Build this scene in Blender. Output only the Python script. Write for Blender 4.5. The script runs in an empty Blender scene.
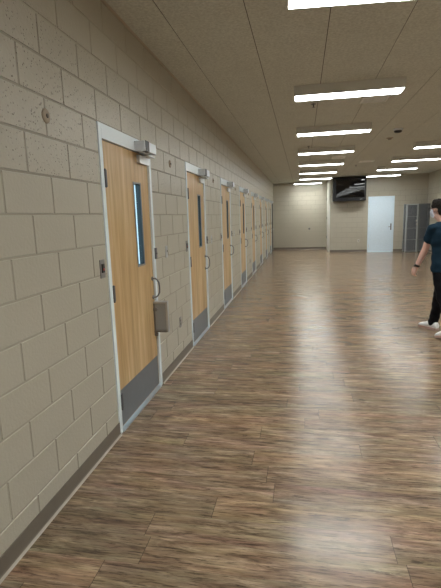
import bpy, bmesh, math, random
from mathutils import Vector, Matrix
random.seed(7)
S = bpy.context.scene
COL = S.collection
PI = math.pi

# ------------------------------------------------------------------ helpers
def finish(bm, name, mats, parent=None, loc=None, smooth=False):
    me = bpy.data.meshes.new(name)
    bmesh.ops.recalc_face_normals(bm, faces=bm.faces)
    bm.to_mesh(me); bm.free()
    if not isinstance(mats, (list, tuple)): mats = [mats]
    for m in mats: me.materials.append(m)
    if smooth:
        for p in me.polygons: p.use_smooth = True
    o = bpy.data.objects.new(name, me); COL.objects.link(o)
    if parent is not None: o.parent = parent
    if loc is not None: o.location = loc
    return o

def box(bm, x0, x1, y0, y1, z0, z1, bev=0.0, mi=0):
    vs = [bm.verts.new((x, y, z)) for x in (x0, x1) for y in (y0, y1) for z in (z0, z1)]
    idx = [(0,1,3,2),(4,6,7,5),(0,4,5,1),(2,3,7,6),(0,2,6,4),(1,5,7,3)]
    fs = [bm.faces.new([vs[i] for i in f]) for f in idx]
    for f in fs: f.material_index = mi
    if bev > 0:
        es = list({e for f in fs for e in f.edges})
        r = bmesh.ops.bevel(bm, geom=es, offset=bev, segments=2, affect='EDGES', profile=0.6)
        for f in r['faces']: f.material_index = mi

def loft(bm, rings, caps=True, n=16, mi=0):
    """rings: (centre, axisA*ra, axisB*rb)"""
    R = []
    for c, a, b in rings:
        c = Vector(c); a = Vector(a); b = Vector(b)
        R.append([bm.verts.new(c + a*math.cos(2*PI*k/n) + b*math.sin(2*PI*k/n)) for k in range(n)])
    for i in range(len(R)-1):
        for k in range(n):
            f = bm.faces.new((R[i][k], R[i][(k+1) % n], R[i+1][(k+1) % n], R[i+1][k])); f.material_index = mi
    if caps:
        f = bm.faces.new(R[0][::-1]); f.material_index = mi
        f = bm.faces.new(R[-1]); f.material_index = mi

def tube(bm, pts, rad, n=12, mi=0, round_ends=True):
    pts = [Vector(p) for p in pts]
    if not isinstance(rad, (list, tuple)): rad = [rad]*len(pts)
    rings = []
    up = None
    for i, p in enumerate(pts):
        t = (pts[min(i+1, len(pts)-1)] - pts[max(i-1, 0)]).normalized()
        if up is None:
            up = Vector((0, 0, 1)) if abs(t.z) < .9 else Vector((1, 0, 0))
        a = t.cross(up).normalized(); b = a.cross(t).normalized(); up = b
        if i == 0 and round_ends:
            rings.append((p - t*rad[0]*.8, a*rad[0]*.55, b*rad[0]*.55))
            rings.append((p - t*rad[0]*.45, a*rad[0]*.87, b*rad[0]*.87))
        rings.append((p, a*rad[i], b*rad[i]))
        if i == len(pts)-1 and round_ends:
            rings.append((p + t*rad[i]*.45, a*rad[i]*.87, b*rad[i]*.87))
            rings.append((p + t*rad[i]*.8, a*rad[i]*.55, b*rad[i]*.55))
    loft(bm, rings, n=n, mi=mi)

def lathe(bm, prof, axis='z', c=(0, 0, 0), n=28, mi=0):
    """prof: list of (radius, height)"""
    ax = {'x': Vector((1,0,0)), 'y': Vector((0,1,0)), 'z': Vector((0,0,1))}[axis]
    a = {'x': Vector((0,1,0)), 'y': Vector((0,0,1)), 'z': Vector((1,0,0))}[axis]
    b = ax.cross(a)
    loft(bm, [(Vector(c)+ax*h, a*max(r, 1e-4), b*max(r, 1e-4)) for r, h in prof], n=n, mi=mi)

def ellipsoid(bm, c, ax, n=18, m=12):
    """ax: three scaled axis vectors"""
    c = Vector(c); A, B, Cc = [Vector(v) for v in ax]
    rings = []
    for i in range(1, m):
        t = PI*i/m
        rings.append((c + Cc*(-math.cos(t)), A*math.sin(t), B*math.sin(t)))
    loft(bm, rings, n=n)

def remeshed(bm, name, mat, parent, voxel, smooth=6, fac=.5, post=None):
    me = bpy.data.meshes.new(name)
    bmesh.ops.recalc_face_normals(bm, faces=bm.faces)
    bm.to_mesh(me); bm.free()
    tmp = bpy.data.objects.new(name+'_tmp', me); COL.objects.link(tmp)
    m = tmp.modifiers.new('r', 'REMESH'); m.mode = 'VOXEL'; m.voxel_size = voxel
    s = tmp.modifiers.new('s', 'SMOOTH'); s.iterations = smooth; s.factor = fac
    dg = bpy.context.evaluated_depsgraph_get()
    me2 = bpy.data.meshes.new_from_object(tmp.evaluated_get(dg))
    bpy.data.objects.remove(tmp); bpy.data.meshes.remove(me)
    me2.name = name
    if post: post(me2)
    me2.materials.clear(); me2.materials.append(mat)
    for p in me2.polygons: p.use_smooth = True
    o = bpy.data.objects.new(name, me2); COL.objects.link(o); o.parent = parent
    return o

def empty(name, loc=(0, 0, 0), rz=0):
    o = bpy.data.objects.new(name, None); COL.objects.link(o)
    o.empty_display_size = .1; o.location = loc; o.rotation_euler = (0, 0, rz)
    return o

def tag(o, label=None, cat=None, group=None, kind=None):
    if label: o['label'] = label
    if cat: o['category'] = cat
    if group: o['group'] = group
    if kind: o['kind'] = kind
    return o

def dup(root, loc, parent=None):
    r = root.copy(); COL.objects.link(r)
    if parent is None: r.location = loc
    else: r.parent = parent
    for ch in list(root.children):
        dup(ch, None, r)
    return r

# ------------------------------------------------------------------ materials
def mat(name, col=(.8,.8,.8), rough=.5, metal=0, spec=.5):
    m = bpy.data.materials.new(name); m.use_nodes = True
    b = m.node_tree.nodes['Principled BSDF']
    b.inputs['Base Color'].default_value = (*col, 1); b.inputs['Roughness'].default_value = rough
    b.inputs['Metallic'].default_value = metal; b.inputs['Specular IOR Level'].default_value = spec
    return m
def nodes(m):
    t = m.node_tree; return t, t.nodes['Principled BSDF'], t.nodes.new, t.links.new
def mapping(m, scale=(1,1,1), rot=(0,0,0), src='Object'):
    t, b, N, L = nodes(m)
    c = N('ShaderNodeTexCoord'); mp = N('ShaderNodeMapping')
    mp.inputs['Scale'].default_value = scale; mp.inputs['Rotation'].default_value = rot
    L(c.outputs[src], mp.inputs['Vector']); return mp.outputs['Vector']
def noise(m, vec, scale, detail=4, rough=.55):
    n = m.node_tree.nodes.new('ShaderNodeTexNoise')
    n.inputs['Scale'].default_value = scale; n.inputs['Detail'].default_value = detail
    n.inputs['Roughness'].default_value = rough
    m.node_tree.links.new(vec, n.inputs['Vector']); return n.outputs['Fac']
def ramp(m, fac, stops):
    r = m.node_tree.nodes.new('ShaderNodeValToRGB'); e = r.color_ramp.elements
    while len(e) < len(stops): e.new(.5)
    for i, (p, c) in enumerate(stops):
        e[i].position = p; e[i].color = (*c, 1) if len(c) == 3 else c
    m.node_tree.links.new(fac, r.inputs['Fac']); return r.outputs['Color']
def bump(m, h, strength, dist):
    n = m.node_tree.nodes.new('ShaderNodeBump')
    n.inputs['Strength'].default_value = strength; n.inputs['Distance'].default_value = dist
    m.node_tree.links.new(h, n.inputs['Height']); return n
def mathn(m, op, a, b=None, c=None):
    n = m.node_tree.nodes.new('ShaderNodeMath'); n.operation = op
    for i, v in enumerate((a, b, c)):
        if v is None: continue
        if isinstance(v, (int, float)): n.inputs[i].default_value = v
        else: m.node_tree.links.new(v, n.inputs[i])
    return n.outputs[0]
def mix(m, f, a, b, mode='MIX'):
    n = m.node_tree.nodes.new('ShaderNodeMix'); n.data_type = 'RGBA'; n.blend_type = mode
    if isinstance(f, (int, float)): n.inputs[0].default_value = f
    else: m.node_tree.links.new(f, n.inputs[0])
    for s, v in ((6, a), (7, b)):
        if isinstance(v, tuple): n.inputs[s].default_value = (*v, 1)
        else: m.node_tree.links.new(v, n.inputs[s])
    return n.outputs[2]

WALL = (.475, .438, .357)
def wall_material():
    m = mat('painted_block', WALL, .36, 0, .5)
    t, b, N, L = nodes(m)
    v = mapping(m)
    big = noise(m, v, 1.3, 3)
    fine = noise(m, v, 55, 3)
    colr = mix(m, big, tuple(c*.96 for c in WALL), tuple(c*1.05 for c in WALL))
    vor = N('ShaderNodeTexVoronoi'); vor.inputs['Scale'].default_value = 52; L(v, vor.inputs['Vector'])
    patch = noise(m, v, 9, 2)
    d = mathn(m, 'ADD', vor.outputs['Distance'], mathn(m, 'MULTIPLY', patch, .25))
    pit = ramp(m, d, [(.24, (0,0,0)), (.36, (1,1,1))])
    sep = N('ShaderNodeSeparateXYZ'); L(v, sep.inputs[0])
    up = mathn(m, 'MULTIPLY', mathn(m, 'GREATER_THAN', sep.outputs['Z'], 1.829), mathn(m, 'LESS_THAN', sep.outputs['Z'], 2.66))
    amt = mathn(m, 'MULTIPLY_ADD', up, 1.3, .06)
    colr2 = mix(m, mathn(m, 'MULTIPLY', up, .95), colr, mix(m, 1, colr, mix(m, pit, (.74,.73,.72), (1,1,1)), 'MULTIPLY'))
    L(colr2, b.inputs['Base Color'])
    h = mathn(m, 'ADD', mathn(m, 'MULTIPLY', pit, amt), mathn(m, 'MULTIPLY', fine, .35))
    bp = bump(m, h, .9, .005); L(bp.outputs[0], b.inputs['Normal'])
    return m
M = {}
M['wall'] = wall_material()
M['mortar'] = mat('painted_mortar_shaded', tuple(c*.86 for c in WALL), .65, 0, .25)
m = M['mortar']; m.node_tree.links.clear() if False else None
M['frame'] = mat('frame_white', (.85,.93,.98), .26, 0, .5)
M['door_white'] = mat('door_white', (.74,.87,.98), .4)
M['trim_white'] = mat('trim_white', (.84,.84,.78), .45)
M['steel'] = mat('brushed_steel', (.56,.57,.59), .38, .85)
M['steel_plate'] = mat('plate_steel', (.28,.27,.26), .45, .5)
M['kick'] = mat('kick_steel', (.20,.215,.235), .42, .35)
M['guard'] = mat('guard_grey', (.30,.31,.31), .5, .0)
M['hinge'] = mat('hinge_dark', (.15,.15,.16), .45, .6)
M['reveal'] = mat('lite_reveal', (.035,.042,.042), .5, .3)
M['black'] = mat('black_plastic', (.012,.012,.014), .4)
M['pull'] = mat('pull_metal', (.24,.24,.25), .3, .85)
M['closer'] = mat('closer_grey', (.74,.78,.82), .35, .2)
M['red'] = mat('red_button', (.55,.03,.025), .4)
M['base'] = mat('vinyl_base', (.165,.138,.108), .4)
M['base_toe_sheen'] = mat('vinyl_base_toe_sheen', (.42,.37,.30), .35)  # paler than the base: reflection along the toe put into the colour
M['white'] = mat('white_enamel', (.66,.65,.61), .45)
M['vent'] = mat('vent_enamel', (.85,.85,.80), .5)
M['vent_dark'] = mat('vent_dark', (.30,.29,.26), .7)
M['tan'] = mat('tan_disc', (.34,.27,.19), .5)
M['tan_dark'] = mat('dark_disc', (.16,.135,.105), .5)
M['locker'] = mat('locker_grey', (.52,.56,.57), .42, .3)
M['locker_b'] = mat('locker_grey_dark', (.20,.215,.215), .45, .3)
M['locker_dark'] = mat('locker_inside', (.075,.085,.09), .6, .2)
M['screen'] = mat('screen_glass', (.004,.004,.005), .035, 0, .6)
M['concrete'] = mat('outside_concrete', (.42,.42,.42), .9)

m = mat('glass', (1,1,1), 0); M['glass'] = m
t, b, N, L = nodes(m); b.inputs['Transmission Weight'].default_value = 1; b.inputs['Roughness'].default_value = .02
b.inputs['IOR'].default_value = 1.1

def noisy(m, scale, lo, hi, bs=.15, bd=.001):
    t, b, N, L = nodes(m); c = b.inputs['Base Color'].default_value[:3]
    v = mapping(m); n = noise(m, v, scale, 4)
    L(mix(m, n, tuple(x*lo for x in c), tuple(x*hi for x in c)), b.inputs['Base Color'])
    L(bump(m, n, bs, bd).outputs[0], b.inputs['Normal'])
for k in ('door_white','kick','steel','steel_plate','base','white','vent','locker','trim_white','concrete','closer','tan'):
    noisy(M[k], 14, .93, 1.07, .06)

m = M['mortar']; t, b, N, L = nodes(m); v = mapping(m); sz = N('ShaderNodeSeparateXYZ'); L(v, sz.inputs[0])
L(ramp(m, mathn(m, 'DIVIDE', sz.outputs['Z'], 3.05), [(.58, tuple(c*.88 for c in WALL)), (.60, tuple(c*.74 for c in WALL)), (.83, tuple(c*.80 for c in WALL)), (.86, WALL)]), b.inputs['Base Color'])  # joint shading put into the colour by height: darker mid band, palest on top
# wood veneer (door leaves): long vertical grain with soft mottling
m = mat('oak_veneer', (.5,.3,.15), .38, 0, .45); M['wood'] = m
t, b, N, L = nodes(m)
v = mapping(m, (9, 9, .55)); g1 = noise(m, v, 2.0, 6, .6)
v2 = mapping(m, (40, 40, 1.2)); g2 = noise(m, v2, 3.0, 4, .6)
v3 = mapping(m, (1.6, 1.6, .9)); g3 = noise(m, v3, 2.2, 2, .5)
c1 = ramp(m, g1, [(.30, (.47,.305,.14)), (.48, (.60,.41,.20)), (.70, (.73,.545,.315))])
c2 = ramp(m, g2, [(.3, (.88,.85,.81)), (.6, (1,1,1))])
c3 = ramp(m, g3, [(.3, (.93,.86,.78)), (.65, (1.0,1.0,1.0))])
L(mix(m, 1, mix(m, .8, c1, c2, 'MULTIPLY'), c3, 'MULTIPLY'), b.inputs['Base Color'])
L(bump(m, g2, .08, .001).outputs[0], b.inputs['Normal'])

# vinyl plank floor: planks run along X
m = mat('vinyl_plank', (.3,.2,.12), .36, 0, .5); M['floor'] = m
t, b, N, L = nodes(m)
v = mapping(m)
sx = N('ShaderNodeSeparateXYZ'); L(v, sx.inputs[0])
PW, PLN = .178, 1.22
yr = mathn(m, 'DIVIDE', mathn(m, 'ADD', sx.outputs['Y'], .09), PW)
row = mathn(m, 'FLOOR', yr); fy = mathn(m, 'FRACT', yr)
wn = N('ShaderNodeTexWhiteNoise'); wn.noise_dimensions = '1D'; L(row, wn.inputs['W'])
xr = mathn(m, 'DIVIDE', mathn(m, 'MULTIPLY_ADD', wn.outputs['Value'], PLN, sx.outputs['X']), PLN)
pid = mathn(m, 'FLOOR', xr); fx = mathn(m, 'FRACT', xr)
cb = N('ShaderNodeCombineXYZ'); L(row, cb.inputs[0]); L(pid, cb.inputs[1])
wp = N('ShaderNodeTexWhiteNoise'); wp.noise_dimensions = '3D'; L(cb.outputs[0], wp.inputs['Vector'])
def edge(fr, size, w_):
    d = mathn(m, 'MULTIPLY', mathn(m, 'MINIMUM', fr, mathn(m, 'SUBTRACT', 1.0, fr)), size)
    return mathn(m, 'LESS_THAN', d, w_)
seam = mathn(m, 'MAXIMUM', mathn(m, 'MULTIPLY', edge(fy, PW, .0009), .6), edge(fx, PLN, .0016))
off = N('ShaderNodeVectorMath'); off.operation = 'SCALE'; off.inputs['Scale'].default_value = 17.0
L(wp.outputs['Color'], off.inputs[0])
def grain(sc, detail, rough, dist=0.0):
    mp = N('ShaderNodeMapping'); mp.inputs['Scale'].default_value = sc; L(v, mp.inputs['Vector'])
    ad = N('ShaderNodeVectorMath'); ad.operation = 'ADD'; L(mp.outputs[0], ad.inputs[0]); L(off.outputs[0], ad.inputs[1])
    n = N('ShaderNodeTexNoise'); n.inputs['Scale'].default_value = 1; n.inputs['Detail'].default_value = detail
    n.inputs['Roughness'].default_value = rough; n.inputs['Distortion'].default_value = dist
    L(ad.outputs[0], n.inputs['Vector']); return n
ga = grain((3.2, 24, 1), 7, .68, .6).outputs['Fac']
gb = grain((9, 120, 1), 5, .7, .4).outputs['Fac']
gcn = grain((1.6, 9, 1), 4, .6, .4); gc = gcn.outputs['Fac']
gd = grain((4.0, 42, 1), 6, .7, .8).outputs['Fac']
base = ramp(m, ga, [(.34, (.105,.067,.042)), (.45, (.20,.137,.088)), (.54, (.265,.188,.124)), (.66, (.39,.29,.20))])
streak = ramp(m, gb, [(.37, (.30,.28,.26)), (.46, (.96,.96,.96)), (.64, (1.25,1.22,1.17))])
dark = ramp(m, gd, [(.36, (.30,.28,.27)), (.43, (1,1,1))])
tone = mix(m, .20, (1.0,1.0,1.0), mix(m, 1, gcn.outputs['Color'], (2.1,2.0,1.9), 'MULTIPLY'), 'MIX')
plank = ramp(m, wp.outputs['Value'], [(0, (.86,.88,.88)), (.5, (1,1,1)), (1, (1.12,1.06,1.0))])
cc = mix(m, .9, base, streak, 'MULTIPLY'); cc = mix(m, .85, cc, dark, 'MULTIPLY'); cc = mix(m, 1, cc, tone, 'MULTIPLY'); cc = mix(m, 1, cc, plank, 'MULTIPLY')
cc = mix(m, mathn(m, 'MULTIPLY', seam, .8), cc, (.03,.022,.016))
vk = N('ShaderNodeTexVoronoi'); mk = N('ShaderNodeMapping'); mk.inputs['Scale'].default_value = (1.3, 3.6, 1); L(v, mk.inputs['Vector'])
nv = N('ShaderNodeVectorMath'); nv.operation = 'ADD'; L(mk.outputs[0], nv.inputs[0])
nn = N('ShaderNodeTexNoise'); nn.inputs['Scale'].default_value = 14; L(v, nn.inputs['Vector'])
sc_ = N('ShaderNodeVectorMath'); sc_.operation = 'SCALE'; sc_.inputs['Scale'].default_value = .16; L(nn.outputs['Color'], sc_.inputs[0]); L(sc_.outputs[0], nv.inputs[1])
vk.inputs['Scale'].default_value = 1; L(nv.outputs[0], vk.inputs['Vector'])
kn = ramp(m, vk.outputs['Distance'], [(.035, (1,1,1)), (.085, (0,0,0))])
cc = mix(m, mathn(m, 'MULTIPLY', kn, .65), cc, (.05,.032,.022))
L(cc, b.inputs['Base Color']); b.inputs['Specular IOR Level'].default_value = .55
rr = mathn(m, 'MULTIPLY_ADD', ga, .08, .18); L(rr, b.inputs['Roughness'])
hh = mathn(m, 'SUBTRACT', mathn(m, 'MULTIPLY', gb, .5), seam)
L(bump(m, hh, .22, .0012).outputs[0], b.inputs['Normal'])

# acoustic ceiling panel: fissured felt
m = mat('ceiling_panel', (.33,.30,.262), .9, 0, .1); M['ceil'] = m
t, b, N, L = nodes(m)
v = mapping(m); n1 = noise(m, v, 46, 4, .7); n2 = noise(m, v, 3, 2)
L(mix(m, 1, ramp(m, n1, [(.35, (.51,.51,.455)), (.65, (.68,.685,.615))]), mix(m, n2, (.94,.94,.94), (1.05,1.05,1.05)), 'MULTIPLY'), b.inputs['Base Color'])
L(bump(m, n1, .4, .003).outputs[0], b.inputs['Normal'])
M['ceil_gap'] = mat('ceiling_gap', (.06,.052,.043), .9)

m = mat('light_lens', (.8,.8,.8), .5); M['lens'] = m
t, b, N, L = nodes(m)
b.inputs['Emission Color'].default_value = (.955, 1, .985, 1); b.inputs['Emission Strength'].default_value = 20.0

# ------------------------------------------------------------------ room
C8 = .2032; BL = .4064; H = 3.049; T = .2
NEAR = -6.0; FARW = 16.0; FARA = 17.96; XR = 6.22; XJ = 2.47
DP = 2.2352; DW = 1.016; DH = 11*C8

def block_wall(name, u0, u1, P, openings, phase, z1=H, side=1):
    """P(u, w, z) -> world; w is the height out of the wall into the room."""
    bm = bmesh.new()
    def quad(a, mi=0):
        f = bm.faces.new([bm.verts.new(P(*q)) for q in a]); f.material_index = mi
    j, dp = .0042, .0046; bv = .0035
    def cell(a0, a1, b0, b1):
        if a1-a0 < .02 or b1-b0 < .012: return
        o = [(a0+j, b0+j), (a1-j, b0+j), (a1-j, b1-j), (a0+j, b1-j)]
        i = [(a0+j+bv, b0+j+bv), (a1-j-bv, b0+j+bv), (a1-j-bv, b1-j-bv), (a0+j+bv, b1-j-bv)]
        vo = [bm.verts.new(P(u, -dp-.001, z)) for u, z in o]; vi = [bm.verts.new(P(u, 0, z)) for u, z in i]
        bm.faces.new(vi)
        for k in range(4): bm.faces.new((vo[k], vo[(k+1)%4], vi[(k+1)%4], vi[k]))
    nc = int(math.ceil(z1/C8))
    for k in range(nc):
        b0, b1 = k*C8, min((k+1)*C8, z1)
        ph = phase + (-.2032 if k % 2 == 0 else 0)
        s = ph + math.floor((u0-ph)/BL)*BL
        while s < u1:
            segs = [(max(s, u0), min(s+BL, u1))]
            for (a0, a1, c1) in openings:
                if b0 < c1-.01:
                    ns = []
                    for p, q in segs:
                        if q <= a0+1e-4 or p >= a1-1e-4: ns.append((p, q))
                        else:
                            if p < a0: ns.append((p, a0))
                            if q > a1: ns.append((a1, q))
                    segs = ns
            for p, q in segs: cell(p, q, b0, b1)
            s += BL
    def slab(a0, a1, b0, b1):
        vs = [bm.verts.new(P(u, w, z)) for u in (a0, a1) for w in (-T, -dp) for z in (b0, b1)]
        for f in [(0,1,3,2),(4,6,7,5),(0,4,5,1),(2,3,7,6),(0,2,6,4),(1,5,7,3)]:
            fc = bm.faces.new([vs[i] for i in f]); fc.material_index = 1
    x = u0
    for (a0, a1, c1) in sorted(openings):
        slab(x, a0, 0, z1); slab(a0, a1, c1, z1); x = a1
    slab(x, u1, 0, z1)
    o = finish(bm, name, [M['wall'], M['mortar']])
    tag(o, kind='structure'); return o

doorsY = [DP*k for k in range(8)]
CL0, CL1 = 17.02, 17.62          # narrow dark closet door at the far end
ops = [(y, y+DW, DH) for y in doorsY] + [(CL0, CL1, DH)]
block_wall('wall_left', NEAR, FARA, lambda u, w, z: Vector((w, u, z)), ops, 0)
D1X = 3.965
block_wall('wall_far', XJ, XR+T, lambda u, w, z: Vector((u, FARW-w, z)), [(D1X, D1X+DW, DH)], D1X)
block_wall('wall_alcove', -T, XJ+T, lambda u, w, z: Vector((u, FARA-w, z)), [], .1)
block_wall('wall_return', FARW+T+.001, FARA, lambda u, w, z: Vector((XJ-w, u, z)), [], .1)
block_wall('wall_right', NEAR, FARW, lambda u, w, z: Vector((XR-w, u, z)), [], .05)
block_wall('wall_near', -T, XR+T, lambda u, w, z: Vector((u, NEAR+w, z)), [], .05)

bm = bmesh.new(); box(bm, -T, XR+T, NEAR-T, FARA+T, -.1, 0)
tag(finish(bm, 'floor', M['floor']), kind='structure')

# ceiling: individual panels bedded on a dark slab
bm = bmesh.new()
box(bm, -T, XR+T, NEAR-T, FARA+T, H+.004, H+.12, mi=1)
xs = [0, .335, .935, 1.537, 2.137, 2.745, 3.35, 3.955, 4.56, 5.165, 5.77, XR]
ph = [2.31, 3.57, 1.14, 2.36, 3.58, 1.14, 6.40, 3.6, 5.0, 2.4, 3.6]
g = .0032
for i in range(len(xs)-1):
    y = ph[i] - 3.66*3
    while y < NEAR-3.66: y += 3.66
    while y < FARA:
        a, c = max(y, NEAR), min(y+3.66, FARA)
        if c-a > .03:
            box(bm, xs[i]+g, xs[i+1]-g, a+g*.5, c-g*.5, H, H+.006)
        y += 3.66
tag(finish(bm, 'ceiling', [M['ceil'], M['ceil_gap']]), kind='structure')

# wall angle carrying the ceiling edge
bm = bmesh.new(); box(bm, 0, .022, NEAR, FARA, H-.006, H+.001); box(bm, .022, XJ, FARA-.022, FARA, H-.006, H+.001); box(bm, XJ, XR, FARW-.022, FARW, H-.006, H+.001); box(bm, XR-.022, XR, NEAR, FARW-.022, H-.006, H+.001)
tag(finish(bm, 'trim_2', mat('ceiling_angle', (.50,.43,.34), .5)), kind='structure')

# vinyl cove base with toe
def base_run(bm, P, a, c):
    prof = [(0.0, .1016), (.0032, .1016), (.0045, .098), (.0045, .022), (.008, .012)]
    toe = [(.008, .012), (.0135, .0045), (.018, 0.0005)]
    for pr, mi in ((prof, 0), (toe, 1)):
        A = [bm.verts.new(P(a, w, z)) for w, z in pr]; B = [bm.verts.new(P(c, w, z)) for w, z in pr]
        for k in range(len(pr)-1):
            f = bm.faces.new((A[k], B[k], B[k+1], A[k+1])); f.material_index = mi
    for e in (a, c):
        f = bm.faces.new([bm.verts.new(P(e, w, z)) for w, z in prof+toe[1:]+[(0, 0)]]); f.material_index = 0
bm = bmesh.new(); PL = lambda u, w, z: Vector((w, u, z))
x = NEAR
for (a0, a1, _) in ops:
    base_run(bm, PL, x, a0); x = a1
base_run(bm, PL, x, FARA)
tag(finish(bm, 'baseboard_left', [M['base'], M['base_toe_sheen']]), kind='structure')
bm = bmesh.new(); PF = lambda u, w, z: Vector((u, FARW-w, z))
base_run(bm, PF, XJ, D1X); base_run(bm, PF, D1X+DW, XR)
tag(finish(bm, 'baseboard_far', [M['base'], M['base']]), kind='structure')
bm = bmesh.new(); base_run(bm, lambda u, w, z: Vector((u, FARA-w, z)), 0, XJ-.03)
tag(finish(bm, 'baseboard_alcove', [M['base'], M['base']]), kind='structure')
bm = bmesh.new(); base_run(bm, lambda u, w, z: Vector((XR-w, u, z)), NEAR, FARW)
tag(finish(bm, 'baseboard_right', [M['base'], M['base_toe_sheen']]), kind='structure')
bm = bmesh.new(); base_run(bm, lambda u, w, z: Vector((u, NEAR+w, z)), 0, XR)
tag(finish(bm, 'baseboard_near', [M['base'], M['base_toe_sheen']]), kind='structure')

# white full-height partition post lining the side of the alcove
bm = bmesh.new(); box(bm, XJ-.03, XJ-.002, FARW+.05, FARA-.1, 0, H-.03, .004)
box(bm, XJ-.045, XJ-.03, FARW+.05, FARW+.13, 0, H-.03, .003)
tr = finish(bm, 'trim_1', M['trim_white']); tag(tr, kind='structure')
bm = bmesh.new()
for z in (.5, 1.35, 2.2): box(bm, XJ-.05, XJ-.03, FARA-.16, FARA-.11, z, z+.12, .003)
finish(bm, 'hinge', M['hinge'], tr)

# outside ground, seen only through the door lights and under the doors
bm = bmesh.new(); box(bm, -9, -T-.001, -8, 20, -.12, -.005)
tag(finish(bm, 'ground', M['concrete']), kind='structure')

# ------------------------------------------------------------------ classroom doors
FX = .006; LX = -.012; LT = .038
LY0, LY1, LZ0, LZ1 = .615, .762, 1.205, 1.878
def classroom_door():
    r = empty('door_1', (0, 0, 0))
    bm = bmesh.new()                                   # hollow metal frame
    e = .0008
    box(bm, -T+.02, FX, e, .048, 0, DH-e, .002)
    box(bm, -T+.02, FX, DW-.048, DW-e, 0, DH-e, .002)
    box(bm, -T+.02, FX, .048, DW-.048, 2.134, DH-e, .002)
    box(bm, LX-LT-.016, LX-LT-.001, .048, .062, 0, 2.134)   # stops
    box(bm, LX-LT-.016, LX-LT-.001, DW-.062, DW-.048, 0, 2.134)
    box(bm, LX-LT-.016, LX-LT-.001, .048, DW-.048, 2.12, 2.134)
    finish(bm, 'door_frame', M['frame'], r)
    a, c, z0, z1 = .0515, DW-.0515, .026, 2.129
    bm = bmesh.new()
    for q in ((a, LY0, z0, z1), (LY1, c, z0, z1), (LY0, LY1, z0, LZ0), (LY0, LY1, LZ1, z1)):
        box(bm, LX-LT, LX, *q)
    leaf = finish(bm, 'door_leaf', M['wood'], r)
    bm = bmesh.new(); w = .012                          # metal lite kit, front ring and reveal
    for (p, q, s, t_) in ((LY0-w, LY0+.003, LZ0-w, LZ1+w), (LY1-.003, LY1+w, LZ0-w, LZ1+w), (LY0, LY1, LZ0-w, LZ0+.003), (LY0, LY1, LZ1-.003, LZ1+w)):
        box(bm, LX, LX+.004, p, q, s, t_, .0012)
    finish(bm, 'lite_frame', M['steel_plate'], leaf)
    bm = bmesh.new()
    for (p, q, s, t_) in ((LY0-.003, LY0+.004, LZ0, LZ1), (LY1-.004, LY1+.003, LZ0, LZ1), (LY0, LY1, LZ0-.003, LZ0+.004), (LY0, LY1, LZ1-.004, LZ1+.003)):
        box(bm, LX-LT-.004, LX-.0002, p, q, s, t_)
    finish(bm, 'lite_reveal', M['reveal'], leaf)
    bm = bmesh.new(); box(bm, LX-.020, LX-.016, LY0+.002, LY1-.002, LZ0+.002, LZ1-.002)
    finish(bm, 'glass_pane', M['glass'], leaf)
    bm = bmesh.new(); box(bm, LX, LX+.0016, .062, DW-.062, .032, .315, .0006)
    finish(bm, 'kick_plate', M['kick'], r)
    bm = bmesh.new(); box(bm, -T+.01, .014, .0485, DW-.0485, .0005, .007, .002); finish(bm, 'spill_light_strip', M['steel'], r)  # bright metal strip added to stand in for light spilling under the door
    for z in (1.815, 1.005, .18):
        bm = bmesh.new(); 
        tube(bm, [(FX+.004, .052, z), (FX+.004, .052, z+.115)], .0075)
        box(bm, LX, FX+.002, .045, .084, z, z+.115, .001)
        finish(bm, 'hinge', M['hinge'], r)
    # pull handle: bowed bar on two roses
    bm = bmesh.new(); y = .93
    pts = [(LX+.004, y, 1.05), (.018, y, 1.052), (.034, y+.006, 1.038), (.048, y+.012, 1.01), (.052, y+.012, .965), (.049, y+.012, .92), (.035, y+.006, .892), (.019, y, .880), (LX+.004, y, .878)]
    tube(bm, pts, .0075)
    lathe(bm, [(.019, 0), (.019, .006), (.012, .009)], 'x', (LX, y, 1.05)); lathe(bm, [(.019, 0), (.019, .006), (.012, .009)], 'x', (LX, y, .878))
    finish(bm, 'pull_handle', M['pull'], r, smooth=True)
    # strike / latch guard on the right jamb
    bm = bmesh.new(); box(bm, FX, FX+.012, DW-.03, DW+.012, 1.225, 1.325, .002)
    lathe(bm, [(.008, 0), (.008, .008)], 'x', (FX+.012, DW-.012, 1.275), 12)
    finish(bm, 'latch_guard', M['hinge'], r)
    # closer on the head
    cl = empty_part = None
    bm = bmesh.new(); box(bm, FX, .098, .635, .650, 2.128, 2.208, .003)
    box(bm, FX, .101, .727, .905, 2.128, 2.208, .004)
    cl = finish(bm, 'door_closer', M['closer'], r)
    bm = bmesh.new(); box(bm, FX, .102, .648, .728, 2.129, 2.210)
    finish(bm, 'closer_band', M['black'], cl)
    bm = bmesh.new()
    box(bm, LX, .016, .72, .955, 2.046, 2.112, .003)      # shoe on the leaf
    box(bm, LX, .075, .78, .945, 2.106, 2.114, .002)
    finish(bm, 'closer_shoe', M['closer'], cl)
    bm = bmesh.new(); lathe(bm, [(.012, 0), (.012, .02)], 'z', (.06, .86, 2.110), 14)
    box(bm, .048, .074, .60, .87, 2.116, 2.126, .002)
    finish(bm, 'closer_arm', M['steel'], cl)
    return r
ORD = ['nearest', 'second', 'third', 'fourth', 'fifth', 'sixth', 'seventh', 'eighth']
d0 = classroom_door()
roots = [d0] + [dup(d0, (0, y, 0)) for y in doorsY[1:]]
for k, r in enumerate(roots):
    r.name = 'door_%d' % (k+1)
    tag(r, '%s wooden classroom door from the camera along the left block wall' % ORD[k], kind='structure')

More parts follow.
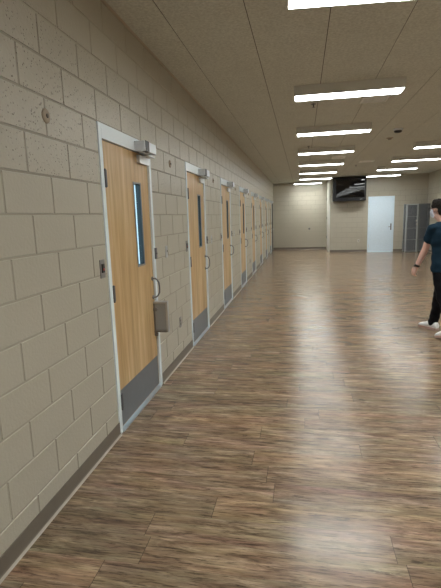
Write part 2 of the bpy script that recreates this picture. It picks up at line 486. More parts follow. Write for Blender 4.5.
# steel guard box mounted over the latch edge of the nearest door
gb_ = empty('latch_guard_box', (LX, .93, .52))
tag(gb_, 'grey steel guard box mounted below the pull handle of the nearest wooden door', 'guard box')
bm = bmesh.new()
box(bm, .016, .128, -.012, .024, .045, .305, .003)
finish(bm, 'box_body', M['guard'], gb_)
bm = bmesh.new(); box(bm, .004, .136, -.02, .034, .303, .319, .003); box(bm, .120, .136, -.018, .03, .03, .31, .003)
finish(bm, 'box_rim', M['steel'], gb_)
bm = bmesh.new(); box(bm, 0, .12, -.016, .03, .028, .044, .002); box(bm, 0, .016, -.012, .024, .01, .30, .002)
lathe(bm, [(.02, 0), (.02, .035), (.012, .045)], 'x', (.0, .0, .245), 18); lathe(bm, [(.016, 0), (.016, .03)], 'x', (.0, .0, .005), 18)
finish(bm, 'bracket', M['pull'], gb_)

# dark closet door in the far corner of the left wall
cd = empty('door_9', (0, CL0, 0)); tag(cd, 'narrow dark door at the far end of the left wall', kind='structure')
M['dark_door'] = mat('dark_door', (.05,.055,.06), .5)
bm = bmesh.new(); w = CL1-CL0
box(bm, -.03, .012, .001, .04, 0, DH-.001, .002); box(bm, -.03, .012, w-.04, w-.001, 0, DH-.001, .002); box(bm, -.03, .012, .04, w-.04, DH-.06, DH-.001, .002)
finish(bm, 'door_frame', M['dark_door'], cd)
bm = bmesh.new(); box(bm, -.05, -.01, .041, w-.041, .003, DH-.062, .002); finish(bm, 'door_leaf', M['dark_door'], cd)
bm = bmesh.new(); lathe(bm, [(.022, 0), (.022, .006), (.012, .012), (.012, .04), (.026, .05), (.026, .07), (.012, .078)], 'x', (-.01, w-.1, .98), 16); finish(bm, 'door_knob', M['steel'], cd, smooth=True)

# white far door
fd = empty('door_10', (D1X, FARW, 0)); tag(fd, 'white painted door in the far wall beside the grey lockers', kind='structure')
bm = bmesh.new(); e = .001
box(bm, e, .05, -.012, .1, 0, DH-e, .002); box(bm, DW-.05, DW-e, -.012, .1, 0, DH-e, .002); box(bm, .05, DW-.05, -.012, .1, DH-.07, DH-e, .002)
finish(bm, 'door_frame', M['door_white'], fd)
bm = bmesh.new(); box(bm, .053, DW-.053, -.004, .04, .008, DH-.073, .002); finish(bm, 'door_leaf', M['door_white'], fd)
for z in (1.78, 1.0, .18):
    bm = bmesh.new(); box(bm, .044, .064, -.016, -.002, z, z+.12, .002); finish(bm, 'hinge', M['closer'], fd)
bm = bmesh.new(); box(bm, .885, .925, -.012, -.003, .88, 1.14, .003); finish(bm, 'lock_plate', M['hinge'], fd)
bm = bmesh.new(); tube(bm, [(.905, -.01, 1.01), (.905, -.055, 1.01), (.87, -.06, 1.01), (.80, -.06, 1.01)], .009); finish(bm, 'lever_handle', M['pull'], fd, smooth=True)

# ------------------------------------------------------------------ wall fittings
def rounded_plate(bm, w, h, d=.005): box(bm, 0, d, -w/2, w/2, -h/2, h/2, .0018)
bp0 = empty('key_switch_plate', (0, 0, 0))
bm = bmesh.new(); rounded_plate(bm, .070, .125); finish(bm, 'plate', M['steel_plate'], bp0)
bm = bmesh.new(); box(bm, .005, .012, -.017, .017, -.026, .034, .002); finish(bm, 'switch_housing', M['black'], bp0)
bm = bmesh.new(); lathe(bm, [(.009, .006), (.009, .012), (.006, .014)], 'x', (0, .004, -.004), 16); finish(bm, 'red_button', M['red'], bp0, smooth=True)
sw0 = empty('light_switch', (0, 0, 0))
bm = bmesh.new(); rounded_plate(bm, .070, .118); finish(bm, 'plate', M['steel'], sw0)
bm = bmesh.new(); box(bm, .005, .018, -.006, .006, -.006, .018, .002); finish(bm, 'toggle', M['white'], sw0)
dc0 = empty('wall_cover', (0, 0, 0))
bm = bmesh.new(); lathe(bm, [(.038, -.004), (.038, .003), (.033, .007), (.020, .009), (.001, .010)], 'x', (0,0,0), 24); finish(bm, 'cap_disc', M['tan'], dc0, smooth=True)
bm = bmesh.new(); lathe(bm, [(.012, .008), (.011, .013), (.006, .015), (.001, .016)], 'x', (0,.0,0), 16); finish(bm, 'cap_knob', M['tan_dark'], dc0, smooth=True)
def series(proto, y0, z, ks, fmt, cat, grp):
    for i, k in enumerate(ks):
        o = proto if i == 0 else dup(proto, (0,0,0))
        o.location = (0, y0 + DP*k, z)
        tag(o, fmt % ORD[k], cat, grp)
series(bp0, -.085, 1.262, range(8), 'steel plate with red button left of the %s wooden door', 'wall switch', 'key switch plates left of the wooden doors')
series(sw0, 1.36, 1.262, range(7), 'steel light switch plate right of the %s wooden door', 'wall switch', 'light switches right of the wooden doors')
for i in range(8):
    o = dc0 if i == 0 else dup(dc0, (0,0,0))
    o.location = (0, -.606 + DP*i, 2.14)
    lab = 'round tan blank cover high on the wall left of the nearest wooden door' if i == 0 else 'round tan blank cover high on the wall just past the %s wooden door' % ORD[i-1]
    tag(o, lab, 'wall cover', 'round covers high on the left wall')
ou0 = empty('wall_outlet', (0, 1.74, .445))
bm = bmesh.new(); rounded_plate(bm, .070, .115); finish(bm, 'plate', M['steel_plate'], ou0)
bm = bmesh.new()
for z in (-.03, .006): box(bm, .005, .008, -.016, .016, z, z+.026, .001)
finish(bm, 'sockets', M['tan_dark'], ou0)
tag(ou0, 'steel outlet plate low on the blocks between the nearest two wooden doors', 'outlet', 'outlets low on the left wall')
o = dup(ou0, (0, 8.45, .445)); tag(o, 'steel outlet plate low on the blocks between the fourth and fifth wooden doors', 'outlet', 'outlets low on the left wall')

def y_outlet(loc, label, colr, hose=False):
    r = empty('wall_outlet', loc); bm = bmesh.new(); box(bm, -.035, .035, -.006, 0, -.058, .058, .002); finish(bm, 'plate', colr, r)
    bm = bmesh.new()
    for z in (-.03, .006): box(bm, -.016, .016, -.009, -.006, z, z+.024, .001)
    finish(bm, 'sockets', M['tan_dark'], r); tag(r, label, 'outlet'); return r
y_outlet((3.62, FARW, .465), 'pale outlet low on the far wall between television and white door', M['white'])
vv = empty('wall_valve', (1.66, FARA, .95)); tag(vv, 'small dark valve with escutcheon on the alcove back wall', 'valve')
bm = bmesh.new(); lathe(bm, [(.05, 0), (.05, -.006), (.03, -.014)], 'y', (0,0,0), 20); finish(bm, 'escutcheon', M['steel_plate'], vv, smooth=True)
bm = bmesh.new(); tube(bm, [(0, -.01, 0), (0, -.07, 0), (0, -.09, -.03)], .014); box(bm, -.04, .04, -.09, -.075, .0, .02, .003); finish(bm, 'spigot', M['hinge'], vv)

# ------------------------------------------------------------------ ceiling lights
LW, LD, LH = 1.22, .25, .112
def ceiling_light():
    r = empty('ceiling_light', (0, 0, H))
    bm = bmesh.new()      # housing: pan with open bottom
    x0, x1, y0, y1 = -LW/2, LW/2, -LD/2, LD/2; z0 = -LH; s = .006
    box(bm, x0, x1, y0, y0+s, z0, 0, .0015); box(bm, x0, x1, y1-s, y1, z0, 0, .0015)
    box(bm, x0, x0+.012, y0+s, y1-s, z0, 0, .0015); box(bm, x1-.012, x1, y0+s, y1-s, z0, 0, .0015)
    box(bm, x0+.012, x1-.012, y0+s, y1-s, -.02, 0)
    finish(bm, 'housing', M['white'], r)
    bm = bmesh.new(); box(bm, x0+.013, x1-.013, y0+s+.001, y1-s-.001, z0-.003, z0+.02, .003)
    finish(bm, 'lens', M['lens'], r)
    la = bpy.data.lights.new('lamp', 'AREA'); la.shape = 'RECTANGLE'; la.size = LW-.04; la.size_y = LD-.03
    la.energy = 10.5; la.color = (.955, 1, .985); la.spread = math.radians(120)
    lo_ = bpy.data.objects.new('lamp', la); COL.objects.link(lo_); lo_.parent = r; lo_.location = (0, 0, z0-.005)
    return r
l0 = ceiling_light(); first = True
DIST = ['nearest the camera', 'second from the camera', 'third from the camera', 'fourth from the camera', 'fifth from the camera', 'sixth from the camera', 'seventh from the camera', 'farthest, in the alcove']
Y0 = 2.715
for row, cx in (('left', 1.85), ('right', 4.33)):
    for k in range(-3, 7):
        yc = Y0 + 2.44*k
        if row == 'left' and k == 6: cx_ = 1.575; yc = 17.38
        else: cx_ = cx
        if row == 'right' and k == 6: continue
        o = l0 if first else dup(l0, None, None)if False else (l0 if first else dup(l0, (0,0,0)))
        first = False; o.location = (cx_, yc, H)
        if row == 'left' and k == -1:      # nearest fixture hangs a little out of square
            o.location.y += .045; o.rotation_euler.z = math.radians(5.0)
        if row == 'left':
            lab = ('lit white strip light in the left ceiling row, ' + DIST[k+1]) if k >= -1 else 'lit strip light in the left ceiling row behind the camera'
        else:
            n = k-2
            lab = ('lit white strip light in the right ceiling row, ' + ['nearest one in view', 'second one in view', 'third one in view', 'farthest, beside the far wall'][n]) if n >= 0 else 'lit strip light in the right ceiling row outside the view'
        tag(o, lab, 'ceiling light', 'strip lights of the %s ceiling row' % row)

# vents, sprinklers, detector
def vent(x0, x1, y0, y1, label):
    r = empty('ceiling_vent', ((x0+x1)/2, (y0+y1)/2, H)); a, c = (x1-x0)/2, (y1-y0)/2
    bm = bmesh.new()
    for q in ((-a, a, -c, -c+.03), (-a, a, c-.03, c), (-a, -a+.03, -c, c), (a-.03, a, -c, c)): box(bm, q[0], q[1], q[2], q[3], -.012, 0, .002)
    finish(bm, 'frame', M['vent'], r)
    bm = bmesh.new(); box(bm, -a+.03, a-.03, -c+.03, c-.03, -.002, 0); finish(bm, 'backing', M['vent_dark'], r)
    bm = bmesh.new(); n = 6
    for i in range(n):
        y = -c+.045+(2*c-.09)*i/(n-1); box(bm, -a+.03, a-.03, y-.012, y+.012, -.010, -.004, .001)
    box(bm, -.008, .008, -c+.03, c-.03, -.012, -.004)
    finish(bm, 'slats', M['vent'], r)
    tag(r, label, 'ceiling vent', 'ceiling vents')
vent(2.09, 2.43, 3.30, 3.64, 'white louvred ceiling vent behind the second left strip light')
vent(2.10, 2.44, 9.22, 9.70, 'white louvred ceiling vent between the fifth and sixth left strip lights')
vent(4.60, 5.10, 11.15, 11.5, 'white louvred ceiling vent in the right ceiling row ahead of the wall')
vent(2.95, 3.35, 10.5, 10.9, 'white louvred ceiling vent in the aisle between the light rows')
sp0 = empty('sprinkler_head', (1.484, 3.51, H))
bm = bmesh.new(); lathe(bm, [(.001, 0), (.035, 0), (.035, -.004), (.018, -.009), (.008, -.012), (.008, -.04), (.001, -.041)][1:], 'z', (0,0,0), 18); finish(bm, 'escutcheon', M['hinge'], sp0)
bm = bmesh.new(); lathe(bm, [(.020, -.041), (.020, -.044)], 'z', (0,0,0), 14); finish(bm, 'deflector', M['hinge'], sp0)
tag(sp0, 'small dark sprinkler head just behind the second left strip light', 'sprinkler', 'sprinkler heads')
tag(dup(sp0, (1.47, 7.22, H)), 'small dark sprinkler head before the fourth left strip light', 'sprinkler', 'sprinkler heads')
tag(dup(sp0, (2.96, 11.6, H)), 'small dark sprinkler head in the aisle far down the ceiling', 'sprinkler', 'sprinkler heads')
sd = empty('smoke_detector', (3.02, 5.80, H)); tag(sd, 'dark grey round detector on the ceiling between the two light rows', 'detector')
bm = bmesh.new(); lathe(bm, [(.085, 0), (.085, -.02), (.078, -.03)], 'z', (0,0,0), 28); finish(bm, 'base', M['closer'], sd)
bm = bmesh.new(); lathe(bm, [(.068, -.03), (.064, -.055), (.04, -.068), (.001, -.070)], 'z', (0,0,0), 28); finish(bm, 'dome', M['black'], sd, smooth=True)
cs = empty('ceiling_sensor', (3.05, 6.74, H)); tag(cs, 'flat tan sensor on the ceiling just past the dark detector', 'sensor')
bm = bmesh.new(); lathe(bm, [(.07, 0), (.066, -.012), (.04, -.02)], 'z', (0,0,0), 28); finish(bm, 'base', M['tan'], cs)
bm = bmesh.new(); lathe(bm, [(.04, -.02), (.03, -.035), (.001, -.037)], 'z', (0,0,0), 20); finish(bm, 'cap', M['tan_dark'], cs, smooth=True)

# ------------------------------------------------------------------ television
M['tv'] = mat('tv_case', (.006,.006,.008), .5)
tv = empty('wall_television', (3.19, FARW-.004, 2.08)); tag(tv, 'black boxed television mounted high on the far wall under the ceiling', 'television')
bm = bmesh.new()
W2 = .64; HT = .93; D = .36
box(bm, -W2, W2, -D+.02, -.012, 0, HT, .01); finish(bm, 'cabinet', M['tv'], tv)
bm = bmesh.new(); yf = -D+.02
for q in ((-W2, W2, 0, .13), (-W2, W2, HT-.1, HT), (-W2, -W2+.12, .13, HT-.1), (W2-.07, W2, .13, HT-.1)):
    box(bm, q[0], q[1], yf-.03, yf-.001, q[2], q[3], .004)
finish(bm, 'bezel', M['tv'], tv)
bm = bmesh.new(); nx, nz = 18, 12; gx = []          # slightly bowed glass
for i in range(nx+1):
    for k in range(nz+1):
        x = -W2+.12 + (2*W2-.19)*i/nx; z = .13 + (HT-.23)*k/nz
        s = (i/nx-.5)*2; t_ = (k/nz-.5)*2
        gx.append(bm.verts.new((x, yf-.012 - .003*(1-s*s)*(1-t_*t_)*.6, z)))
for i in range(nx):
    for k in range(nz):
        a = i*(nz+1)+k; bm.faces.new((gx[a], gx[a+1], gx[a+nz+2], gx[a+nz+1]))
sc = finish(bm, 'screen', M['screen'], tv, smooth=True)
bm = bmesh.new(); box(bm, .40, .50, yf-.034, yf-.03, .05, .065, .001)
finish(bm, 'badge', M['steel'], tv)
bm = bmesh.new(); box(bm, -.25, .25, -.012, 0, .2, .8, .002); finish(bm, 'wall_bracket', M['hinge'], tv)

# ------------------------------------------------------------------ mesh lockers
m = mat('locker_mesh', (.20,.215,.25), .5, .4); M['lmesh'] = m
t, b, N, L = nodes(m)
v = mapping(m, (1,1,1)); bk = N('ShaderNodeTexBrick'); 
sepx = N('ShaderNodeSeparateXYZ'); L(v, sepx.inputs[0]); cmb = N('ShaderNodeCombineXYZ'); L(mathn(m, 'ADD', sepx.outputs[0], sepx.outputs[1]), cmb.inputs[0]); L(sepx.outputs[2], cmb.inputs[1]); L(cmb.outputs[0], bk.inputs['Vector'])
bk.inputs['Scale'].default_value = 1; bk.inputs['Brick Width'].default_value = .03; bk.inputs['Row Height'].default_value = .012; bk.inputs['Mortar Size'].default_value = .0022; bk.inputs['Mortar Smooth'].default_value = 0
tr_ = N('ShaderNodeBsdfTransparent'); mx = N('ShaderNodeMixShader'); outn = [n for n in t.nodes if n.type == 'OUTPUT_MATERIAL'][0]
L(bk.outputs['Fac'], mx.inputs[0]); L(tr_.outputs[0], mx.inputs[1]); L(b.outputs[0], mx.inputs[2]); L(mx.outputs[0], outn.inputs['Surface'])
def locker(x0, w, d, h, label, light):
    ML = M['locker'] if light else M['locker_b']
    r = empty('mesh_locker', (x0, FARW-.03-d, 0)); tag(r, label, 'locker', 'grey mesh lockers in the far corner')
    bm = bmesh.new(); p = .028
    for (a, c) in ((0, 0), (w-p, 0), (0, d-p), (w-p, d-p)): box(bm, a, a+p, c, c+p, 0, h, .003)
    finish(bm, 'frame_posts', ML, r)
    bm = bmesh.new(); box(bm, 0, w, 0, d, h, h+.012, .002); box(bm, p*.3, w-p*.3, d-.006, d-.002, .03, h); finish(bm, 'back_panel', ML, r)
    for k in range(5):
        z = .04 + (h-.06)*k/4; bm = bmesh.new(); box(bm, .004, w-.004, .03, d-.008, z-.008, z+.004); finish(bm, 'shelf', ML, r)
    bm = bmesh.new(); box(bm, .006, .009, p, d-p, .03, h-.01); box(bm, w-.009, w-.006, p, d-p, .03, h-.01); finish(bm, 'side_mesh', M['lmesh'], r)
    dr = bpy.data.objects.new('locker_door', None)
    bm = bmesh.new(); q = .022
    for (a, c, z0, z1) in ((p+.003, p+.003+q, .03, h-.01), (w-p-.003-q, w-p-.003, .03, h-.01)): box(bm, a, c, -.012, .006, z0, z1, .002)
    for k in range(5):
        z = .04 + (h-.06)*k/4; box(bm, p+.003+q, w-p-.003-q, -.012, .006, z-.011, z+.011, .002)
    dd = finish(bm, 'locker_door', ML, r)
    bm = bmesh.new(); box(bm, p+.02, w-p-.02, -.004, -.002, .04, h-.02); finish(bm, 'door_mesh', M['lmesh'], dd)
    if light:
        bm = bmesh.new(); box(bm, w-p-.06, w-p+.0, -.03, -.012, 1.20, 1.27, .003); finish(bm, 'latch', M['white'], dd)
        bm = bmesh.new(); box(bm, w-p-.035, w-p+.02, -.034, -.012, 1.06, 1.14, .003)
        finish(bm, 'padlock', M['white'], dd)
    return r
locker(5.33, .46, .42, 1.87, 'grey mesh-front locker nearest the white door, with latch', True)
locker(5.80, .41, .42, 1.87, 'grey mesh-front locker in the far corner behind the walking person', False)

# ------------------------------------------------------------------ person
M['skin'] = mat('skin', (.66,.41,.34), .5); t, b, N, L = nodes(M['skin']); b.inputs['Subsurface Weight'].default_value = .12; b.inputs['Subsurface Radius'].default_value = (.02,.01,.005)
M['shirt'] = mat('teal_shirt', (.005,.020,.036), .85, 0, .2); noisy(M['shirt'], 30, .75, 1.25, .5, .004)
M['pants'] = mat('black_trousers', (.006,.006,.008), .85, 0, .15); noisy(M['pants'], 18, .7, 1.4, .5, .004)
M['hair'] = mat('dark_hair', (.011,.008,.006), .75, 0, .2); noisy(M['hair'], 120, .5, 1.9, 1, .004)
M['shoe'] = mat('white_shoe', (.88,.87,.87), .6); noisy(M['shoe'], 40, .85, 1.05, .4, .003)
M['sole'] = mat('shoe_sole', (.52,.36,.31), .6)
M['mask'] = mat('pale_mask', (.62,.66,.74), .8)
M['eye'] = mat('eye_white', (.7,.7,.68), .3)
M['iris'] = mat('iris', (.03,.02,.012), .2)
M['lip'] = mat('lip', (.40,.17,.14), .5)

P = empty('person', (3.11, 3.08, 0))
tag(P, 'person in a dark teal t-shirt, black trousers and white sneakers walking away at right', 'person')
o_ = Vector((3.11, 3.08, 0))
V3 = lambda x, y, z: Vector((x, y, z)) - o_
F = Vector((-.55, .835, 0)).normalized(); Lf = Vector((-F.y, F.x, 0)); U = Vector((0, 0, 1))
pelvis = V3(3.11, 3.08, .93); chest = V3(3.095, 3.11, 1.22); neckb = V3(3.075, 3.13, 1.43)
hipR = V3(3.185, 3.13, .88); hipL = V3(3.035, 3.03, .88)
kneeR = V3(3.115, 3.25, .50); ankR = V3(3.085, 3.325, .115)
kneeL = V3(3.07, 2.93, .50); ankL = V3(3.155, 2.735, .17)
shL = V3(2.935, 3.045, 1.362); elL = V3(2.892, 3.150, 1.105); wrL = V3(2.808, 3.200, .875)
shR = V3(3.225, 3.225, 1.365); elR = V3(3.305, 3.15, 1.10); wrR = V3(3.30, 3.22, .86)
headc = V3(3.025, 3.155, 1.605)
Fh = Vector((-.66, .75, 0)).normalized(); Lh = Vector((-Fh.y, Fh.x, 0))

def torso(bm, g=0.0, top=True, z0=.84):
    prof = [(.84, .150, .105, 0), (.92, .160, .112, .0), (1.0, .152, .108, .0), (1.10, .148, .103, .0), (1.22, .162, .110, .0), (1.32, .172, .108, .0), (1.385, .145, .088, .0), (1.43, .08, .065, .0)]
    rings = []
    for z, a, d_, fw in prof:
        if z < z0: continue
        k = (z-.93)/.5
        c = Vector((pelvis.x + (neckb.x-pelvis.x)*k, pelvis.y + (neckb.y-pelvis.y)*k, z)) + F*fw*.3
        rings.append((c, Lf*(a+g), F*(d_+g)))
    loft(bm, rings, n=24)
def fingers(bm, wr, dirv, palm_n, side):
    """hand hanging relaxed: dirv = along the hand, palm_n = palm normal, side = towards thumb"""
    d = dirv.normalized(); n_ = (palm_n - d*palm_n.dot(d)).normalized(); s = d.cross(n_).normalized()
    if s.dot(side) < 0: s = -s
    p0 = wr; p1 = wr + d*.085
    loft(bm, [(p0, s*.027, n_*.020), (p0+d*.03, s*.034, n_*.018), (p0+d*.06, s*.041, n_*.016), (p1, s*.040, n_*.013)], n=14)
    for i, ln in enumerate((.070, .078, .073, .058)):
        q = p1 - d*.012 + s*(.030-.020*i)
        a = q + d*ln*.45 + n_*.008; b_ = a + d*ln*.26 + n_*.020; c_ = b_ + d*ln*.06 + n_*.022
        tube(bm, [q, a, b_, c_], [.0098, .0092, .0085, .0078], n=10)
    th = wr + d*.028 + s*.028
    tube(bm, [th, th + d*.030 + s*.018 + n_*.010, th + d*.056 + s*.020 + n_*.024, th + d*.074 + s*.012 + n_*.034], [.0145, .0125, .011, .009], n=10)
bm = bmesh.new()
torso(bm)
tube(bm, [neckb - U*.03, neckb + U*.03 + F*.004, headc - U*.075 + Fh*.0], [.066, .056, .054], n=16)
# head: cranium, jaw, brow, nose, chin, ears
ellipsoid(bm, headc + U*.018 - Fh*.012, (Lh*.076, Fh*.098, U*.092), 24, 16)
ellipsoid(bm, headc - U*.040 + Fh*.030, (Lh*.058, Fh*.062, U*.078), 20, 14)
ellipsoid(bm, headc - U*.092 + Fh*.060, (Lh*.026, Fh*.026, U*.020), 14, 10)
ellipsoid(bm, headc + U*.022 + Fh*.074, (Lh*.045, Fh*.014, U*.012), 14, 10)
loft(bm, [(headc + U*.012 + Fh*.082, Lh*.007, Fh*.010), (headc - U*.012 + Fh*.093, Lh*.010, Fh*.012), (headc - U*.028 + Fh*.099, Lh*.015, Fh*.014), (headc - U*.036 + Fh*.090, Lh*.012, Fh*.010)], n=12)
ellipsoid(bm, headc - U*.056 + Fh*.084, (Lh*.024, Fh*.010, U*.009), 14, 8)
for sgn in (1, -1):
    e_ = headc + Lh*sgn*.078 - Fh*.006 - U*.004
    ellipsoid(bm, e_, (Lh*sgn*.008 - Fh*.006, Fh*.018, U*.032), 14, 10)
def limb(bm, pts, rad, g=0.0):
    # subdivide for smooth tapering
    q, r_ = [], []
    for i in range(len(pts)-1):
        for k in range(4):
            f_ = k/4; q.append(pts[i].lerp(pts[i+1], f_)); r_.append(rad[i]*(1-f_)+rad[i+1]*f_+g)
    q.append(pts[-1]); r_.append(rad[-1]+g)
    tube(bm, q, r_, n=16)
mid = lambda a, b_, f_, off=Vector((0,0,0)): a.lerp(b_, f_) + off
for a, e_, w_ in ((shL, elL, wrL), (shR, elR, wrR)):
    limb(bm, [a, mid(a, e_, .5), e_], [.048, .045, .040])
    limb(bm, [e_, mid(e_, w_, .3), w_], [.041, .042, .027])
    tube(bm, [neckb - U*.075, a - U*.01], [.05, .042], n=14)
for h_, k_, a_ in ((hipR, kneeR, ankR), (hipL, kneeL, ankL)):
    limb(bm, [h_, mid(h_, k_, .5), k_], [.085, .075, .056]); limb(bm, [k_, mid(k_, a_, .3, -F*.012), a_], [.054, .055, .036])
dL = (wrL-elL).normalized()
fingers(bm, wrL, (dL + Vector((-.18, .05, -.35))), -Lf*.55 + F*.1 + Vector((.4,.1,0)), F)
dR = (wrR-elR).normalized()
fingers(bm, wrR, (dR + Vector((0, 0, -.3))), Lf, F)
# simple feet inside the shoes
FR = Vector((-.62, .785, 0)).normalized()
footR = V3(3.085, 3.325, 0); 
remeshed(bm, 'body', M['skin'], P, .0058, 4, .45)
# eyes
for sgn in (1, -1):
    bm = bmesh.new(); c_ = headc + Fh*.079 + Lh*sgn*.031 + U*.004
    ellipsoid(bm, c_, (Lh*.013, Fh*.009, U*.008), 14, 10); ob = finish(bm, 'eye', M['eye'], P, smooth=True)
    bm = bmesh.new(); ellipsoid(bm, c_ + Fh*.0075, (Lh*.0055, Fh*.003, U*.0055), 12, 8); finish(bm, 'iris', M['iris'], ob, smooth=True)
# hair
def mess(me):
    import mathutils
    for v_ in me.vertices:
        n_ = mathutils.noise.noise(v_.co*55)*.007 + mathutils.noise.noise(v_.co*22)*.006
        v_.co += v_.normal*n_
bm = bmesh.new()
ellipsoid(bm, headc + U*.042 - Fh*.018, (Lh*.089, Fh*.104, U*.085), 24, 16)
ellipsoid(bm, headc - U*.012 - Fh*.055, (Lh*.076, Fh*.056, U*.074), 20, 14)
ellipsoid(bm, headc + U*.095 + Fh*.03, (Lh*.055, Fh*.055, U*.028), 20, 12)
remeshed(bm, 'hair', M['hair'], P, .007, 2, .4, mess)
# face mask and spectacles
bm = bmesh.new()
for i, (zz, w_, f0) in enumerate(((-.006, .045, .088), (-.03, .058, .104), (-.06, .058, .100), (-.092, .045, .086))):
    pass
rows = []
for zz, w_, f0, wrap in ((-.002, .050, .088, .045), (-.025, .062, .106, .075), (-.055, .062, .106, .085), (-.085, .054, .096, .080), (-.105, .036, .080, .05)):
    row = []
    for k in range(13):
        s = (k-6)/6
        row.append(bm.verts.new(headc + U*zz + Lh*(w_*1.12*math.sin(s*PI/2)) + Fh*(f0 - wrap*(1-math.cos(s*PI/2)))))
    rows.append(row)
for i in range(4):
    for k in range(12): bm.faces.new((rows[i][k], rows[i][k+1], rows[i+1][k+1], rows[i+1][k]))
r_ = bmesh.ops.solidify(bm, geom=bm.faces[:], thickness=.0025)
for sgn in (1, -1):
    e_ = headc + Lh*sgn*.074 - Fh*.012
    tube(bm, [headc + U*-.025 + Lh*sgn*.070 + Fh*.03, e_ + U*.02 + Lh*sgn*.006], .0018, n=6); tube(bm, [headc + U*-.085 + Lh*sgn*.058 + Fh*.02, e_ - U*.03 + Lh*sgn*.004], .0018, n=6)
finish(bm, 'face_mask', M['mask'], P, smooth=True)
bm = bmesh.new()
for sgn in (1, -1):
    c_ = headc + Fh*.098 + Lh*sgn*.033 + U*.004
    ring = [c_ + Lh*.024*math.cos(a_) + U*.017*math.sin(a_) for a_ in [2*PI*k/20 for k in range(21)]]
    tube(bm, ring, .0022, n=6, round_ends=False)
    tube(bm, [c_ + Lh*sgn*.024 + U*.004, headc + Fh*.05 + Lh*sgn*.078 + U*.008, headc - Fh*.012 + Lh*sgn*.086 + U*.012], .0026, n=6)
tube(bm, [headc + Fh*.098 + Lh*.010 + U*.006, headc + Fh*.102 + U*.009, headc + Fh*.098 - Lh*.010 + U*.006], .0022, n=6)
finish(bm, 'spectacles', M['black'], P)
# shirt
def folds(amp, sc_):
    def f_(me):
        import mathutils
        for v_ in me.vertices:
            q = Vector((v_.co.x*sc_, v_.co.y*sc_, v_.co.z*sc_*1.6))
            v_.co += v_.normal*mathutils.noise.noise(q)*amp
    return f_
bm = bmesh.new()
prof = [(.825, .190, .146), (.85, .190, .145), (.92, .184, .138), (1.02, .168, .126), (1.12, .166, .120), (1.22, .184, .132), (1.32, .196, .132), (1.385, .178, .114), (1.425, .112, .090), (1.447, .075, .070)]
rings = []
for z, a, d_ in prof:
    k = (z-.93)/.5
    rings.append((Vector((pelvis.x + (neckb.x-pelvis.x)*k, pelvis.y + (neckb.y-pelvis.y)*k, z)), Lf*a, F*d_))
loft(bm, rings, n=28)
for a, e_ in ((shL, elL), (shR, elR)):
    h_ = a.lerp(e_, .50)
    limb(bm, [a, mid(a, h_, .5), h_], [.064, .064, .067])
    tube(bm, [neckb - U*.055, a], [.068, .064], n=14)
remeshed(bm, 't_shirt', M['shirt'], P, .009, 5, .5, folds(.012, 9))
# trousers
bm = bmesh.new()
loft(bm, [(pelvis + U*z, Lf*a, F*d_) for z, a, d_ in ((-.13, .10, .08), (-.10, .150, .108), (0, .160, .115), (.05, .155, .110))], n=24)
for h_, k_, a_, s_ in ((hipR, kneeR, ankR, 1), (hipL, kneeL, ankL, -1)):
    limb(bm, [h_, mid(h_, k_, .5), k_], [.082, .088, .074])
    limb(bm, [k_, mid(k_, a_, .4, -F*.014), a_ + U*.005], [.074, .072, .060])
    tube(bm, [a_ + U*.015, a_ - U*.02 + F*.01], [.062, .066], n=14)
remeshed(bm, 'trousers', M['pants'], P, .009, 4, .5, folds(.012, 11))
# watch
bm = bmesh.new(); wc = wrL.lerp(elL, .06); wd = (elL-wrL).normalized(); wa = wd.cross(U).normalized(); wb = wa.cross(wd)
loft(bm, [(wc - wd*.014, wa*.031, wb*.031), (wc - wd*.013, wa*.034, wb*.034), (wc + wd*.013, wa*.036, wb*.036), (wc + wd*.014, wa*.032, wb*.032)], n=20)
ellipsoid(bm, wc - F*0 + Lf*.034, (wd*.018, F*.018, Lf*.008), 14, 8)
finish(bm, 'wrist_watch', M['black'], P, smooth=True)
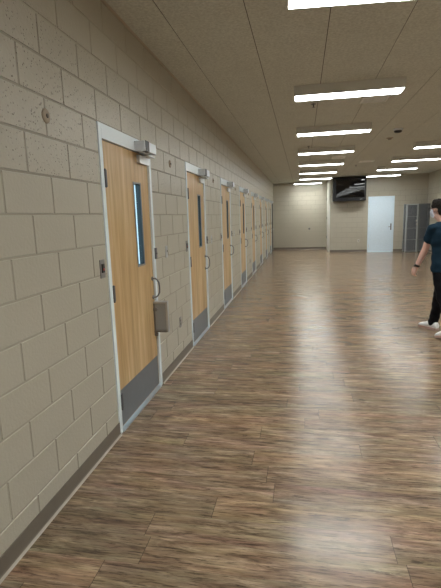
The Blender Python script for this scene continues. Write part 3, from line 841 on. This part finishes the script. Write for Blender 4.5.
# shoes: sole outline lofted upward
def shoe(heel, toe, pitch_up, name='sneaker'):
    d = (toe-heel); L_ = d.length; d.normalize(); s = Vector((-d.y, d.x, 0)).normalized(); n_ = d.cross(s); n_ = n_ if n_.z > 0 else -n_
    st = [(0, .034, .085), (.08, .041, .112), (.2, .042, .122), (.34, .041, .116), (.5, .043, .098), (.65, .050, .080), (.8, .051, .068), (.92, .042, .056), (1.0, .022, .036)]
    bm = bmesh.new(); rings = []
    for f_, w_, h_ in st:
        c_ = heel + d*L_*f_
        rings.append((c_ + n_*(.018+h_)*.5, s*w_, n_*(h_-.014)*.55))
    loft(bm, rings, n=20)
    up = remeshed(bm, name, M['shoe'], P, .005, 4, .5)
    bm = bmesh.new(); top, bot = [], []
    out = [(f_, w_*1.08) for f_, w_, h_ in st]
    loop = [heel + d*L_*f_*1.0 + s*w_ for f_, w_ in out] + [heel + d*L_*f_ - s*w_ for f_, w_ in reversed(out)]
    lo = [bm.verts.new(p) for p in loop]; hi = [bm.verts.new(p + n_*.030) for p in loop]
    n = len(loop)
    for k in range(n): bm.faces.new((lo[k], lo[(k+1)%n], hi[(k+1)%n], hi[k]))
    bm.faces.new(lo[::-1]); bm.faces.new(hi)
    bmesh.ops.bevel(bm, geom=[e for e in bm.edges], offset=.004, segments=2, affect='EDGES')
    finish(bm, 'sole', M['sole'], up)
    bm = bmesh.new()
    for f_ in (.42, .48, .54, .60):
        c_ = heel + d*L_*f_ + n_*(.020 + .085*(1-(f_-.3)*1.25))
        tube(bm, [c_ - s*.026 - n_*.012, c_, c_ + s*.026 - n_*.012], .0035, n=6)
    finish(bm, 'laces', M['closer'], up)
shoe(V3(3.125, 3.265, .003), V3(2.945, 3.490, .003), 0)
shoe(V3(3.190, 2.690, .075), V3(3.000, 2.890, .006), 1)

# ------------------------------------------------------------------ daylight outside
w = bpy.data.worlds.new('sky'); S.world = w; w.use_nodes = True
nt = w.node_tree; bg = nt.nodes['Background']
tc = nt.nodes.new('ShaderNodeTexCoord'); sp = nt.nodes.new('ShaderNodeSeparateXYZ'); cr = nt.nodes.new('ShaderNodeValToRGB')
nt.links.new(tc.outputs['Generated'], sp.inputs[0]); nt.links.new(sp.outputs['Z'], cr.inputs['Fac'])
cr.color_ramp.elements[0].position = 0; cr.color_ramp.elements[0].color = (.55,.88,1.0,1)
cr.color_ramp.elements[1].position = .6; cr.color_ramp.elements[1].color = (.40,.68,1.0,1)
nt.links.new(cr.outputs['Color'], bg.inputs['Color']); bg.inputs['Strength'].default_value = 3.2

# ------------------------------------------------------------------ camera
cam = bpy.data.cameras.new('camera'); co = bpy.data.objects.new('camera', cam); COL.objects.link(co)
f, yaw, pitch, roll = 435.335, 0.188194, 0.173819, -0.030488
cam.sensor_fit = 'HORIZONTAL'; cam.sensor_width = 36; cam.lens = 36*f/441; cam.clip_start = .05; cam.clip_end = 200
cy, sy, cp, sp_ = math.cos(yaw), math.sin(yaw), math.cos(pitch), math.sin(pitch)
fw = Vector((-sy*cp, cy*cp, -sp_)); rt = Vector((cy, sy, 0)); upv = rt.cross(fw)
cr_, sr_ = math.cos(roll), math.sin(roll)
r2 = rt*cr_ + upv*sr_; u2 = -rt*sr_ + upv*cr_
Mx = Matrix((r2, u2, -fw)).transposed().to_4x4(); Mx.translation = Vector((1.33790, -2.83533, 1.58194))
co.matrix_world = Mx
S.camera = co
S.view_settings.view_transform = 'Standard'; S.view_settings.look = 'None'
S.view_settings.gamma = 1; S.view_settings.use_curve_mapping = False
S.view_settings.exposure = 0.0
S.cycles.max_bounces = 8; S.cycles.diffuse_bounces = 5; S.cycles.sample_clamp_indirect = 6
